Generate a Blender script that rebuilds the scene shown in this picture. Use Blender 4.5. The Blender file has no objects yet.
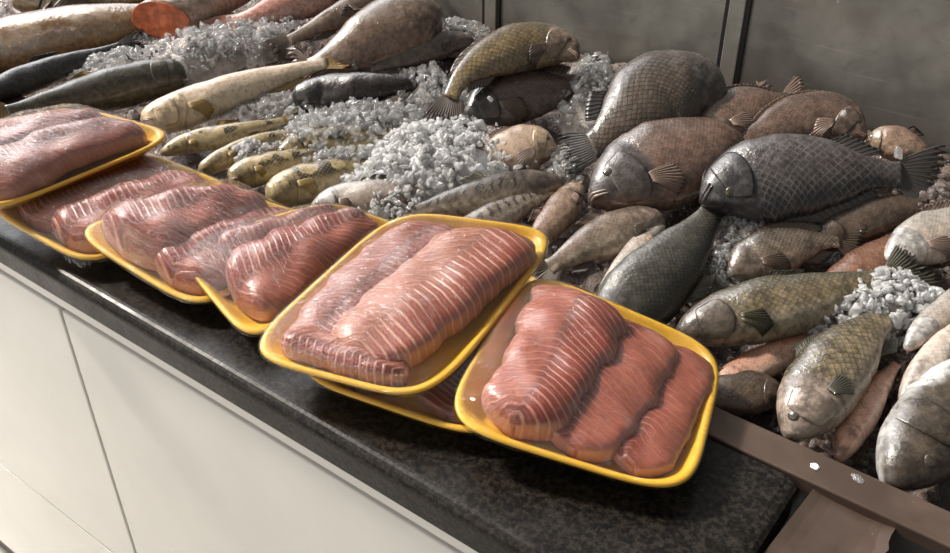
import bpy, bmesh, math, random
import numpy as np
from mathutils import Vector
random.seed(7); rng = np.random.RandomState(7)
C = bpy.context.scene.collection
SC = bpy.context.scene

# ------------------------------------------------------------------ camera
S = 0.62                 # camera height above the worktop
CT = 0.95                # worktop height above the floor
F, CX, CY = 970.0, 475.0, 276.5
R = np.array([[0.79988616, 0.3472061, -0.48952023],
              [0.60015176, -0.46275854, 0.65243574],
              [0.0, -0.81566075, -0.57853051]])
CAM = np.array([0.0, 0.0, CT + S])
cd = bpy.data.cameras.new('camera'); cam = bpy.data.objects.new('camera', cd); C.objects.link(cam)
cd.sensor_width = 36.0; cd.lens = F / 950.0 * 36.0; cd.clip_start = 0.02
from mathutils import Matrix
cam.matrix_world = Matrix(((R[0, 0], -R[0, 1], -R[0, 2], CAM[0]), (R[1, 0], -R[1, 1], -R[1, 2], CAM[1]),
                           (R[2, 0], -R[2, 1], -R[2, 2], CAM[2]), (0, 0, 0, 1)))
SC.camera = cam

# ------------------------------------------------------------------ light
SC.view_settings.view_transform = 'Standard'; SC.view_settings.look = 'None'
SC.view_settings.gamma = 1.0; SC.view_settings.use_curve_mapping = False
SC.view_settings.exposure = 0.12
SC.cycles.transparent_max_bounces = 24
SC.cycles.max_bounces = 12; SC.cycles.transmission_bounces = 10
SC.cycles.caustics_reflective = False; SC.cycles.caustics_refractive = False
SC.cycles.sample_clamp_indirect = 6.0

def N(nt, typ, **kw):
    n = nt.nodes.new(typ)
    for k, v in kw.items(): setattr(n, k, v)
    return n

w = bpy.data.worlds.new('daylight'); SC.world = w; w.use_nodes = True
nt = w.node_tree; bg = nt.nodes['Background']
tc = N(nt, 'ShaderNodeTexCoord')
dp = N(nt, 'ShaderNodeVectorMath', operation='DOT_PRODUCT'); dp.inputs[1].default_value = (-0.78, 0.22, 0.58)
cr = N(nt, 'ShaderNodeValToRGB')
cr.color_ramp.elements[0].position = 0.30; cr.color_ramp.elements[0].color = (0.20, 0.20, 0.19, 1)
cr.color_ramp.elements[1].position = 0.985; cr.color_ramp.elements[1].color = (8.0, 8.0, 8.2, 1)
e = cr.color_ramp.elements.new(0.885); e.color = (0.46, 0.455, 0.44, 1)
nt.links.new(tc.outputs['Generated'], dp.inputs[0])
nt.links.new(dp.outputs['Value'], cr.inputs[0]); nt.links.new(cr.outputs[0], bg.inputs[0])
bg.inputs[1].default_value = 0.85

sd = bpy.data.lights.new('sun', 'SUN'); sd.energy = 4.7; sd.angle = math.radians(5); sd.color = (1.0, 0.92, 0.80)
sun = bpy.data.objects.new('sun', sd); C.objects.link(sun)
sun.rotation_euler = Vector((0.74, 0.10, -0.66)).to_track_quat('-Z', 'Y').to_euler()
ad = bpy.data.lights.new('shop_front_daylight', 'AREA'); ad.shape = 'RECTANGLE'; ad.size = 3.0; ad.size_y = 2.0; ad.energy = 30; ad.color = (1.0, 0.95, 0.90)
ao = bpy.data.objects.new('shop_front_daylight', ad); C.objects.link(ao); ao.location = (-1.8, -2.4, 2.2)
ao.rotation_euler = (Vector((-0.5, 0.6, 0.8)) - Vector(ao.location)).to_track_quat('-Z', 'Y').to_euler()

# ------------------------------------------------------------------ helpers
def bed(x, y):
    return CT - 0.052 + 0.085 * np.clip((y - 0.66) / 0.5, 0, 1.15)
def ray(px, py):
    return R @ np.array([px - CX, py - CY, F])
def P(px, py, z):
    r = ray(px, py); return CAM + r * ((z - CAM[2]) / r[2])
def PB(px, py, dz=0.0):
    z = CT
    for _ in range(25):
        p = P(px, py, z); z = float(bed(p[0], p[1])) + dz
    return P(px, py, z)
def proj(p):
    c = R.T @ (np.asarray(p) - CAM); return np.array([CX + F * c[0] / c[2], CY + F * c[1] / c[2]])
def nrm(v):
    v = np.asarray(v, float); return v / (np.linalg.norm(v) + 1e-12)
def sst(a, b, x):
    t = np.clip((x - a) / (b - a), 0, 1); return t * t * (3 - 2 * t)

def tag(o, label=None, cat=None, group=None, kind=None):
    if label: o['label'] = label
    if cat: o['category'] = cat
    if group: o['group'] = group
    if kind: o['kind'] = kind
    return o
def empty(name, loc):
    o = bpy.data.objects.new(name, None); C.objects.link(o); o.location = tuple(loc); o.empty_display_size = 0.02
    return o
def mesh(name, verts, faces, mat, parent=None, uvs=None, smooth=True, solid=0.0, bevel=0.0):
    me = bpy.data.meshes.new(name)
    me.from_pydata([tuple(map(float, v)) for v in verts], [], [tuple(int(i) for i in f) for f in faces])
    if uvs:
        li = np.zeros(len(me.loops), dtype=np.int32); me.loops.foreach_get('vertex_index', li)
        for k, a in uvs.items():
            l = me.uv_layers.new(name=k); l.data.foreach_set('uv', np.asarray(a, dtype=np.float32)[li].ravel())
    bm = bmesh.new(); bm.from_mesh(me); bmesh.ops.recalc_face_normals(bm, faces=bm.faces); bm.to_mesh(me); bm.free()
    if smooth: me.polygons.foreach_set('use_smooth', [True] * len(me.polygons))
    if mat: me.materials.append(mat)
    o = bpy.data.objects.new(name, me); C.objects.link(o)
    if parent is not None:
        o.parent = parent; o.matrix_parent_inverse = Matrix.Translation(-Vector(parent.location))
    if solid:
        m = o.modifiers.new('thickness', 'SOLIDIFY'); m.thickness = solid; m.offset = 0
    if bevel:
        m = o.modifiers.new('bevel', 'BEVEL'); m.width = bevel; m.segments = 3; m.limit_method = 'ANGLE'
    return o
def box(name, lo, hi, mat, parent=None, bevel=0.0):
    x0, y0, z0 = lo; x1, y1, z1 = hi
    v = [(x0, y0, z0), (x1, y0, z0), (x1, y1, z0), (x0, y1, z0), (x0, y0, z1), (x1, y0, z1), (x1, y1, z1), (x0, y1, z1)]
    f = [(0, 3, 2, 1), (4, 5, 6, 7), (0, 1, 5, 4), (1, 2, 6, 5), (2, 3, 7, 6), (3, 0, 4, 7)]
    return mesh(name, v, f, mat, parent, smooth=False, bevel=bevel)
def grid_faces(n, m, wrap=False, off=0):
    fs = []
    for i in range(n - 1):
        for j in range(m if wrap else m - 1):
            a = i * m + j; b = i * m + (j + 1) % m
            fs.append((off + a, off + b, off + b + m, off + a + m))
    return fs

# ------------------------------------------------------------------ materials
def newmat(name):
    m = bpy.data.materials.new(name); m.use_nodes = True; nt = m.node_tree
    return m, nt, nt.nodes['Principled BSDF']
def L(nt, a, b): nt.links.new(a, b)
def math_(nt, op, a, b=None, c=None):
    n = N(nt, 'ShaderNodeMath', operation=op)
    for i, v in enumerate((a, b, c)):
        if v is None: continue
        if isinstance(v, (int, float)): n.inputs[i].default_value = v
        else: L(nt, v, n.inputs[i])
    return n.outputs[0]
def mixc(nt, fac, a, b, mode='MIX'):
    n = N(nt, 'ShaderNodeMix', data_type='RGBA', blend_type=mode)
    for i, v in ((0, fac), (6, a), (7, b)):
        if isinstance(v, (int, float)): n.inputs[i].default_value = v
        elif isinstance(v, tuple): n.inputs[i].default_value = (*v[:3], 1)
        else: L(nt, v, n.inputs[i])
    return n.outputs[2]
def smooth(nt, x, a, b, lo=0.0, hi=1.0):
    n = N(nt, 'ShaderNodeMapRange', interpolation_type='SMOOTHSTEP')
    L(nt, x, n.inputs[0]); n.inputs[1].default_value = a; n.inputs[2].default_value = b
    n.inputs[3].default_value = lo; n.inputs[4].default_value = hi
    return n.outputs[0]
def noise(nt, scale, detail=3.0, vec=None, rough=0.55):
    n = N(nt, 'ShaderNodeTexNoise'); n.inputs['Scale'].default_value = scale; n.inputs['Detail'].default_value = detail
    n.inputs['Roughness'].default_value = rough
    if vec is None:
        t = N(nt, 'ShaderNodeTexCoord'); vec = t.outputs['Object']
    L(nt, vec, n.inputs['Vector']); return n.outputs['Fac']
def bump(nt, h, dist, strength, prev=None):
    n = N(nt, 'ShaderNodeBump'); n.inputs['Distance'].default_value = dist; n.inputs['Strength'].default_value = strength
    L(nt, h, n.inputs['Height'])
    if prev is not None: L(nt, prev, n.inputs['Normal'])
    return n.outputs['Normal']
def uv(nt, name):
    u = N(nt, 'ShaderNodeUVMap', uv_map=name); s = N(nt, 'ShaderNodeSeparateXYZ'); L(nt, u.outputs[0], s.inputs[0])
    return u.outputs[0], s.outputs[0], s.outputs[1]

def simple(name, col, rough=0.5, metal=0.0, coat=0.0, var=0.0, vscale=60, bmp=0.0, bscale=200, sss=0.0):
    m, nt, b = newmat(name)
    b.inputs['Base Color'].default_value = (*col, 1); b.inputs['Roughness'].default_value = rough
    b.inputs['Metallic'].default_value = metal; b.inputs['Coat Weight'].default_value = coat
    if sss:
        b.inputs['Subsurface Weight'].default_value = sss; b.inputs['Subsurface Radius'].default_value = (0.006, 0.003, 0.002)
    if var:
        f = smooth(nt, noise(nt, vscale, 4), 0.3, 0.7)
        L(nt, mixc(nt, f, tuple(c * (1 - var) for c in col), tuple(min(1, c * (1 + var)) for c in col)), b.inputs['Base Color'])
    if bmp: L(nt, bump(nt, noise(nt, bscale, 4), 0.002, bmp), b.inputs['Normal'])
    return m

def fishmat(name, back, flank, belly, head, scale=0.009, edge=(0.03, 0.025, 0.02), es=0.6, bars=None, blotch=None,
            head_s=0.23, rough=0.27, bmp=0.9, split=0.0, head_edge=True, k=1.0, dirt=.5):
    back, flank, belly, head = [tuple(x * k for x in q) for q in (back, flank, belly, head)]  # k darkens the skin; on back-row fish it paints in the missing shade
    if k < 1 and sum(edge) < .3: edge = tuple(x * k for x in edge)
    m, nt, b = newmat(name)
    bv, s, h = uv(nt, 'body'); fv, u, v = uv(nt, 'flank')
    n1 = noise(nt, 28, 5); n2 = noise(nt, 130, 3)
    hj = math_(nt, 'ADD', h, math_(nt, 'MULTIPLY', math_(nt, 'SUBTRACT', n1, 0.5), 0.55))
    col = mixc(nt, smooth(nt, hj, -0.62 + split, -0.15 + split), belly, flank)
    col = mixc(nt, smooth(nt, hj, 0.08 + split, 0.75 + split), col, back)
    if bars:
        bc, fr, amt = bars
        ph = math_(nt, 'ADD', math_(nt, 'MULTIPLY', s, fr), math_(nt, 'MULTIPLY', n1, 3.0))
        w_ = math_(nt, 'SINE', math_(nt, 'MULTIPLY', ph, 6.2832))
        msk = math_(nt, 'MULTIPLY', smooth(nt, w_, 0.0, 0.8), smooth(nt, hj, -0.35, 0.1))
        col = mixc(nt, math_(nt, 'MULTIPLY', msk, amt), col, bc)
    if blotch:
        bc, sc_, th = blotch
        msk = math_(nt, 'MULTIPLY', smooth(nt, noise(nt, sc_, 2, rough=0.4), th, th + 0.05), smooth(nt, hj, -0.5, -0.1))
        col = mixc(nt, msk, col, bc)
    # scales: staggered diamond rows whose free tips point at the tail
    wob = math_(nt, 'MULTIPLY', math_(nt, 'SUBTRACT', n2, 0.5), 0.35)
    uu = math_(nt, 'ADD', math_(nt, 'DIVIDE', u, scale), wob); vv = math_(nt, 'DIVIDE', v, scale * 0.95)
    a = math_(nt, 'FRACT', math_(nt, 'ADD', uu, vv)); c = math_(nt, 'FRACT', math_(nt, 'SUBTRACT', uu, vv))
    mn = math_(nt, 'SMOOTH_MIN', a, c, 0.22)
    wn = N(nt, 'ShaderNodeTexWhiteNoise', noise_dimensions='2D'); cx_ = N(nt, 'ShaderNodeCombineXYZ')
    L(nt, math_(nt, 'FLOOR', math_(nt, 'ADD', uu, vv)), cx_.inputs[0]); L(nt, math_(nt, 'FLOOR', math_(nt, 'SUBTRACT', uu, vv)), cx_.inputs[1]); L(nt, cx_.outputs[0], wn.inputs['Vector'])
    gill = math_(nt, 'SUBTRACT', s, math_(nt, 'MULTIPLY', math_(nt, 'MULTIPLY', h, h), -0.05))
    body = smooth(nt, gill, head_s, head_s + 0.05)
    ed = math_(nt, 'MULTIPLY', math_(nt, 'MULTIPLY', smooth(nt, mn, 0.02, 0.34, 1.0, 0.0), body), smooth(nt, hj, -0.95, -0.3, 0.25, 1.0))
    col = mixc(nt, math_(nt, 'MULTIPLY', math_(nt, 'MULTIPLY', ed, es), smooth(nt, n1, .25, .65, .45, 1.0)), col, edge)
    col = mixc(nt, math_(nt, 'MULTIPLY', smooth(nt, wn.outputs['Value'], .45, 1.0), math_(nt, 'MULTIPLY', body, .42)), col, tuple(x * .5 for x in back))
    # lighter sheen in each scale's middle
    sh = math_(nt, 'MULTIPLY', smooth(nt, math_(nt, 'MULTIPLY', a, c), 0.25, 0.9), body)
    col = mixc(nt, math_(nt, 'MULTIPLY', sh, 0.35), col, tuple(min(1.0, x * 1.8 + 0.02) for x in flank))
    hd = mixc(nt, smooth(nt, noise(nt, 75, 6, rough=.65), 0.36, 0.62), tuple(x * 0.42 for x in head), tuple(min(1, x * 1.2) for x in head))
    hd = mixc(nt, smooth(nt, hj, -0.85 + split, -0.35 + split), mixc(nt, 0.6, hd, belly), hd)
    col = mixc(nt, body, hd, col)
    col = mixc(nt, smooth(nt, n2, 0.38, 0.7, 0.0, dirt), col, tuple(x * 0.45 for x in back))
    if head_edge:
        g2 = math_(nt, 'ABSOLUTE', math_(nt, 'SUBTRACT', gill, head_s + 0.012))
        col = mixc(nt, smooth(nt, g2, 0.002, 0.012, 0.32, 0.0), col, (0.04, 0.028, 0.024))
    L(nt, col, b.inputs['Base Color'])
    b.inputs['Roughness'].default_value = rough
    L(nt, smooth(nt, noise(nt, 45, 4), 0.3, 0.7, rough - 0.10, rough + 0.16), b.inputs['Roughness'])
    b.inputs['Specular IOR Level'].default_value = 0.55
    b.inputs['Coat Weight'].default_value = 0.25; b.inputs['Coat Roughness'].default_value = 0.15
    hgt = math_(nt, 'MULTIPLY', math_(nt, 'ADD', a, c), body)
    nn = bump(nt, hgt, scale * 0.13, bmp)
    nn = bump(nt, noise(nt, 70, 5, rough=.65), 0.005, 0.28, nn)
    nn = bump(nt, noise(nt, 420, 2), 0.0010, 0.15, nn)
    L(nt, nn, b.inputs['Normal'])
    return m
def finmat(name, col, tip, rays=16, rough=0.4):
    m, nt, b = newmat(name)
    bv, a, r = uv(nt, 'fin')
    st = math_(nt, 'FRACT', math_(nt, 'MULTIPLY', a, rays))
    ln = smooth(nt, math_(nt, 'ABSOLUTE', math_(nt, 'SUBTRACT', st, 0.5)), 0.08, 0.3)
    c = mixc(nt, r, col, tip)
    c = mixc(nt, math_(nt, 'MULTIPLY', ln, 0.45), c, tuple(x * 0.35 for x in col))
    c = mixc(nt, smooth(nt, noise(nt, 80, 3), 0.4, 0.7, 0, 0.4), c, tuple(x * 0.6 for x in tip))
    L(nt, c, b.inputs['Base Color']); b.inputs['Roughness'].default_value = rough
    b.inputs['Coat Weight'].default_value = 0.2
    L(nt, bump(nt, ln, 0.001, 0.8), b.inputs['Normal'])
    return m

# ------------------------------------------------------------------ fish
PROF = {  # s, upper, lower, thickness (share of the full height)
 'tilapia': dict(s=[0, .02, .06, .12, .2, .3, .42, .55, .7, .82, .92, 1.0],
                 u=[.03, .10, .20, .33, .45, .52, .53, .48, .36, .22, .16, .15],
                 l=[.03, .10, .19, .29, .38, .45, .47, .43, .32, .20, .15, .14],
                 w=[.02, .08, .14, .19, .235, .25, .25, .22, .16, .10, .06, .04], tail=.17, dors=(.27, .84, .13), anal=(.62, .84, .14)),
 'long': dict(s=[0, .02, .06, .12, .2, .32, .45, .6, .75, .86, .94, 1.0],
              u=[.04, .14, .25, .36, .45, .50, .50, .44, .33, .23, .18, .18],
              l=[.04, .13, .23, .33, .42, .49, .50, .43, .31, .22, .17, .17],
              w=[.03, .14, .22, .29, .34, .36, .36, .31, .22, .14, .09, .05], tail=.15, dors=(.40, .58, .22), anal=(.68, .80, .16)),
 'catfish': dict(s=[0, .02, .05, .12, .2, .32, .45, .6, .75, .86, .94, 1.0],
                 u=[.12, .28, .37, .44, .48, .50, .47, .40, .29, .21, .16, .15],
                 l=[.12, .28, .37, .44, .48, .50, .48, .40, .29, .21, .16, .15],
                 w=[.10, .28, .36, .42, .44, .44, .42, .35, .24, .16, .10, .06], tail=.12, dors=(.42, .52, .2), anal=(.62, .82, .12)),
 'cut': dict(s=[0, .004, .02, .1, .3, .5, .7, .9, 1.0], u=[.50, .53, .53, .52, .50, .47, .42, .36, .3],
             l=[.50, .53, .53, .52, .50, .47, .42, .36, .3], w=[.42, .45, .46, .45, .44, .41, .36, .3, .24], tail=.06, dors=(.5, .6, .1), anal=(.7, .8, .1)),
}
def catmull(pts, t):
    n = len(pts) - 1
    x = min(max(t, 0), 1) * n; i = min(int(x), n - 1); f = x - i
    p1, p2 = pts[i], pts[i + 1]
    p0 = pts[i - 1] if i > 0 else 2 * p1 - p2
    p3 = pts[i + 2] if i + 2 <= n else 2 * p2 - p1
    return 0.5 * (2 * p1 + (p2 - p0) * f + (2 * p0 - 5 * p1 + 4 * p2 - p3) * f * f + (3 * p1 - p0 - 3 * p2 + p3) * f ** 3)

M_EYE = simple('eye_dull_gold', (0.055, 0.045, 0.034), 0.2, coat=0.5, var=.5, vscale=400)
M_PUP = simple('pupil_black', (0.01, 0.01, 0.012), 0.08, coat=0.8)
M_LIP = simple('lip_flesh', (0.42, 0.27, 0.22), 0.3, coat=0.4, var=0.25, vscale=150)

FINCACHE = {}
def fin_of(col, tip, rays):
    k = (tuple(np.round(col, 3)), tuple(np.round(tip, 3)), rays)
    if k not in FINCACHE: FINCACHE[k] = finmat('fin_membrane', col, tip, rays)
    return FINCACHE[k]

def fish(name, label, tmpl, pts, h, dors, mat, fin=((.10, .085, .07), (.05, .04, .035)), face=0.55, eye=True, gill=True,
         fins='dapt', group=None, thick=1.0, fh=1.0, cutcap=None, mouth=True, lipmat=None, gillmat=None, cat='fish', tailspread=1.0, pecmat=None, pec=1.0, pelv=False, eyemat=None, eyes=1.0, eyepos=None, gillspan=None, skew=0.0, skewh=0.0):
    T = PROF[tmpl]
    W = [PB(p[0], p[1], (p[2] if len(p) > 2 else 0.03)) for p in pts]
    K = 240
    raw = np.array([catmull(W, i / K) for i in range(K + 1)])
    seg = np.concatenate([[0], np.cumsum(np.linalg.norm(np.diff(raw, axis=0), axis=1))]); TL = seg[-1]
    tail = T['tail'] if 't' in fins else 0.02
    BL = TL * (1 - tail)
    def c(s):                       # s = 1 at the root of the tail fin
        d = np.clip(s * BL, -1e9, 1e9)
        if d <= TL: return np.array([np.interp(d, seg, raw[:, k]) for k in range(3)])
        return raw[-1] + nrm(raw[-1] - raw[-8]) * (d - TL)
    mid = c(0.4); tocam = nrm(CAM - mid)
    n0 = nrm(np.array([0, 0, 1.0]) * (1 - face) + tocam * face)
    t0 = nrm(raw[int(K * .6)] - raw[int(K * .2)])
    d0 = nrm(np.cross(n0, t0))
    px = proj(mid + d0 * 0.01) - proj(mid)
    sg = 1.0 if px @ np.array(dors, float) >= 0 else -1.0
    d0 = d0 * sg
    H = h / (np.linalg.norm(px) / 0.01)
    def fr(s):
        t = nrm(c(s + .03) - c(s - .03)) if s > .03 else nrm(c(.08) - c(0.0))
        d = nrm(np.cross(n0, t)) * sg; n = np.cross(t, d); n = n if n @ n0 > 0 else -n
        return c(s), t, d, nrm(n)
    FR = [fr(i / 400) for i in range(0, 521)]
    def at(s, hh, ww):
        x = min(max(s, 0) * 400, 519.99); i = int(x); f = x - i
        a, b = FR[i], FR[i + 1]
        o = a[0] + (b[0] - a[0]) * f
        return o + (a[2] * (1 - f) + b[2] * f) * hh + (a[3] * (1 - f) + b[3] * f) * ww
    U = lambda s: np.interp(s, T['s'], T['u']) * H
    Lo = lambda s: np.interp(s, T['s'], T['l']) * H
    Wd = lambda s: np.interp(s, T['s'], T['w']) * H * thick
    def surf(s, th):
        cs, sn = math.cos(th), math.sin(th)
        hh = (U(s) if cs > 0 else Lo(s)) * cs
        ww = Wd(s) * math.copysign(abs(sn) ** 0.85, sn)
        return hh, ww
    root = empty(name, (c(0.45) - n0 * 0.0))
    tag(root, label, cat, group or 'whole fish heaped on ice in the bin')
    NS, NT = 64, 36
    sv = np.concatenate([np.linspace(0, .1, 14, endpoint=False), np.linspace(.1, 1, NS - 14)])
    V, ub, uf = [], [], []
    ph = rng.rand() * 6
    for s in sv:
        for j in range(NT + 1):
            th = 2 * math.pi * j / NT
            hh, ww = surf(s, th)
            lump = 1 + 0.018 * math.sin(s * 17 + ph + 2 * th) + 0.012 * math.sin(s * 31 + 3 * th + ph)
            V.append(at(s + (1 - s) ** 2 * (skew * (1 + ww / (Wd(0) + 1e-9)) + skewh * (1 - math.cos(th))), hh * lump, ww * lump)); ub.append((s, math.cos(th))); uf.append((s * BL, hh))
    fs = grid_faces(len(sv), NT + 1)
    m = NT + 1
    V.append(at(0, 0, 0) if cutcap is None else at(0.002 + skew + skewh, 0, 0)); ub.append((0, 0)); uf.append((0, 0)); a = len(V) - 1
    V.append(at(1.0, 0, 0)); ub.append((1, 0)); uf.append((BL, 0)); b = len(V) - 1
    for j in range(NT):
        fs.append((a, j + 1, j)); q = (len(sv) - 1) * m; fs.append((b, q + j, q + j + 1))
    body = mesh('body', V, fs, mat, root, {'body': ub, 'flank': uf})
    mw = body.modifiers.new('weld', 'WELD'); mw.merge_threshold = 1e-5
    if cutcap is not None:
        V = []; f2 = []
        for r in (1.0, .93, .6, .3):
            for j in range(28):
                th = 2 * math.pi * j / 28; hh, ww = surf(0.004, th)
                V.append(at(skew * (1 + r * ww / (Wd(0) + 1e-9)) + skewh * (1 - r * math.cos(th)), hh * r, ww * r) - FR[0][1] * (0.0012 + 0.002 * (1 - r)))
        f2 = grid_faces(4, 28, True); V.append(at(skew + skewh, 0, 0) - FR[0][1] * .0035); k = len(V) - 1
        for j in range(28): f2.append((84 + j, 84 + (j + 1) % 28, k))
        mesh('cut_face', V, f2, cutcap, root, solid=0.0015)
    fc, ft = fin
    def sheet(nm, fn, na, nr, mat_, t=0.0011):
        V, q = [], []
        for i in range(na):
            for j in range(nr):
                a_, r_ = i / (na - 1), j / (nr - 1)
                V.append(fn(a_, r_)); q.append((a_, r_))
        return mesh(nm, V, grid_faces(na, nr), mat_, root, {'fin': q}, solid=t)
    if 't' in fins:
        TLm = TL - BL; hp = U(1.0); sp = (H * 0.30) * tailspread; fm = fin_of(fc, ft, 14)
        fork = 0.16 if tmpl == 'tilapia' else 0.42
        def tf(a_, r_):
            q = a_ * 2 - 1
            ss = 0.975 + r_ * (TLm / BL) * (1 - fork * (1 - abs(q)) ** 1.5 - (0.10 * abs(q) ** 3))
            rag = 1 + 0.03 * math.sin(q * 37) * r_
            return at(ss * (1 if r_ < 1 else rag), q * (hp * 0.9 + sp * r_ ** 0.85), 0.0012 * math.sin(a_ * 14 * 6.28) * r_ + 0.004 * math.sin(q * 2 + ph) * r_)
        sheet('tail_fin', tf, 43, 8, fm)
    if 'd' in fins:
        a0, a1, fhh = T['dors']; fm = fin_of(fc, ft, 18 if tmpl == 'tilapia' else 10)
        def df(a_, r_):
            s = a0 + (a1 - a0) * a_
            prof = min(1, a_ * 5 + .15) * (1 - 0.35 * a_) if tmpl != 'tilapia' else min(1, a_ * 6 + .1) * (0.75 + .5 * a_ * (a_ < .85) + (.5 * .85 * max(0, 1 - (a_ - .85) / .15) if a_ >= .85 else 0))
            return at(s + r_ * 0.07 * fh, U(s) * .96 + fhh * H * fh * prof * r_ * (1 + .05 * math.sin(a_ * 110)), 0.001 * math.sin(a_ * 113) * r_ + H * 0.05 * r_ * math.sin(ph))
        sheet('dorsal_fin', df, 49, 5, fm)
    if 'a' in fins:
        a0, a1, fhh = T['anal']; fm = fin_of(fc, ft, 9)
        def af(a_, r_):
            s = a0 + (a1 - a0) * a_
            return at(s + r_ * 0.09, -(Lo(s) * .95 + fhh * H * (1 - .45 * a_) * min(1, a_ * 5 + .2) * r_), 0.001 * math.sin(a_ * 57) * r_)
        sheet('anal_fin', af, 28, 5, fm)
    if 'p' in fins:
        fm = pecmat or fin_of(tuple(min(1, x * 1.25) for x in fc), tuple(min(1, x * 1.25) for x in ft), 9)
        s0, h0 = .245, -.16
        def pf(a_, r_):
            ang = (a_ - .5) * 0.75 - 0.42
            ln = 0.40 * H * pec * (1 - .35 * abs(a_ - .45) * 1.6) * (1.25 if tmpl == 'tilapia' else 0.95)
            s = s0 + r_ * ln * math.cos(ang) / BL; hh = h0 * H + (a_ - .5) * .10 * H + r_ * ln * math.sin(ang)
            lim = max(0.0, 1 - (hh / (U(s) if hh > 0 else Lo(s))) ** 2) ** 0.45
            return at(s, hh, Wd(s) * lim + .0018 + .004 * r_ * (1 - r_) + 0.0007 * math.sin(a_ * 57))
        sheet('pectoral_fin', pf, 28, 7, fm)
    if pelv:
        fm = fin_of(tuple(min(1, x * 1.3) for x in fc), ft, 6)
        def vf(a_, r_):
            s = .36 + .04 * a_ + r_ * .16 * (1 - .3 * a_)
            return at(s, -(Lo(s) * .93) - r_ * .05 * H - (1 - a_) * r_ * .08 * H, Wd(s) * .3 + .003)
        sheet('pelvic_fin', vf, 20, 5, fm)
    if gill:
        g0 = {'tilapia': (.10, .245), 'long': (.09, .225), 'catfish': (.08, .19), 'cut': (.1, .2)}[tmpl]
        g0 = gillspan or g0
        NA, NR = 22, 14; V, q, q2 = [], [], []
        for i in range(NA):
            for j in range(NR):
                th = math.radians(52 + (150 - 52) * i / (NA - 1)); r_ = j / (NR - 1)
                bulge = math.sin(math.pi * i / (NA - 1)) ** 0.55
                s = g0[0] + (g0[1] - g0[0]) * r_ * (0.45 + .55 * bulge) + (1 - bulge) * .02
                hh, ww = surf(s, th)
                lift = 1 + 0.055 * math.sin(math.pi * min(r_, .93) * .62) * bulge
                V.append(at(s, hh * (1 + .3 * (lift - 1)), ww * lift)); q.append((s * .9, math.cos(th))); q2.append((s * BL, hh))
        mesh('gill_cover', V, grid_faces(NA, NR), gillmat or mat, root, {'body': q, 'flank': q2}, solid=0.0012)
    if mouth and cutcap is None:
        V, q = [], []
        mth = []
        for i in range(25):
            a_ = i / 24 * 2 - 1
            s = 0.012 + .055 * abs(a_) ** 1.3; th = math.copysign(math.pi / 2, a_)
            hh, ww = surf(s, th); mth.append((s, -Lo(s) * .22 * (.5 + abs(a_)), (ww if abs(a_) > .15 else ww * abs(a_) / .15)))
        for up in (1, -1):
            rad = H * 0.022; base = len(V)
            for i, (s, hh, ww) in enumerate(mth):
                rr = rad * (1 - .55 * abs(i / 12 - 1) ** 2)
                for k in range(8):
                    th = 2 * math.pi * k / 8
                    V.append(at(s - .004, hh + up * rad * .85 + rr * math.sin(th), ww * 1.02) - FR[0][1] * 0 + nrm(FR[int(s * 400)][3] * (ww / (abs(ww) + 1e-6)) - FR[0][1] * .6) * rr * math.cos(th))
            q += grid_faces(25, 8, True, base)
        mesh('mouth', V, q, lipmat or M_LIP, root)
    if eye:
        es = {'tilapia': (.115, .40), 'long': (.085, .28), 'catfish': (.09, .55), 'cut': (.1, .3)}[tmpl]
        es = eyepos or es
        th = math.acos(es[1]); re = H * {'tilapia': .060, 'long': .070, 'catfish': .042, 'cut': .04}[tmpl] * eyes
        hh, ww = surf(es[0], th); ctr = at(es[0], hh, ww * .97)
        i = int(es[0] * 400); t, d, n = FR[i][1], FR[i][2], nrm(FR[i][3] + FR[i][2] * .35 - FR[i][1] * .25)
        d = nrm(np.cross(n, t)); t = np.cross(d, n)
        def ball(nm, r, off, sq, m_, par):
            V = []; 
            for a_ in range(9):
                for b_ in range(16):
                    p_ = math.pi * a_ / 8; q_ = 2 * math.pi * b_ / 16
                    V.append(ctr + n * (off + r * sq * math.cos(p_)) + (t * math.cos(q_) + d * math.sin(q_)) * r * math.sin(p_))
            o = mesh(nm, V, grid_faces(9, 16, True), m_)
            mw = o.modifiers.new('weld', 'WELD'); mw.merge_threshold = 1e-6
            o.parent = par; o.matrix_parent_inverse = Matrix.Translation(-Vector(root.location)); return o
        ey = ball('eye', re, 0, .30, eyemat or M_EYE, root)
        ball('pupil', re * .68, re * .17, .5, M_PUP, ey)
    return root

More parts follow.
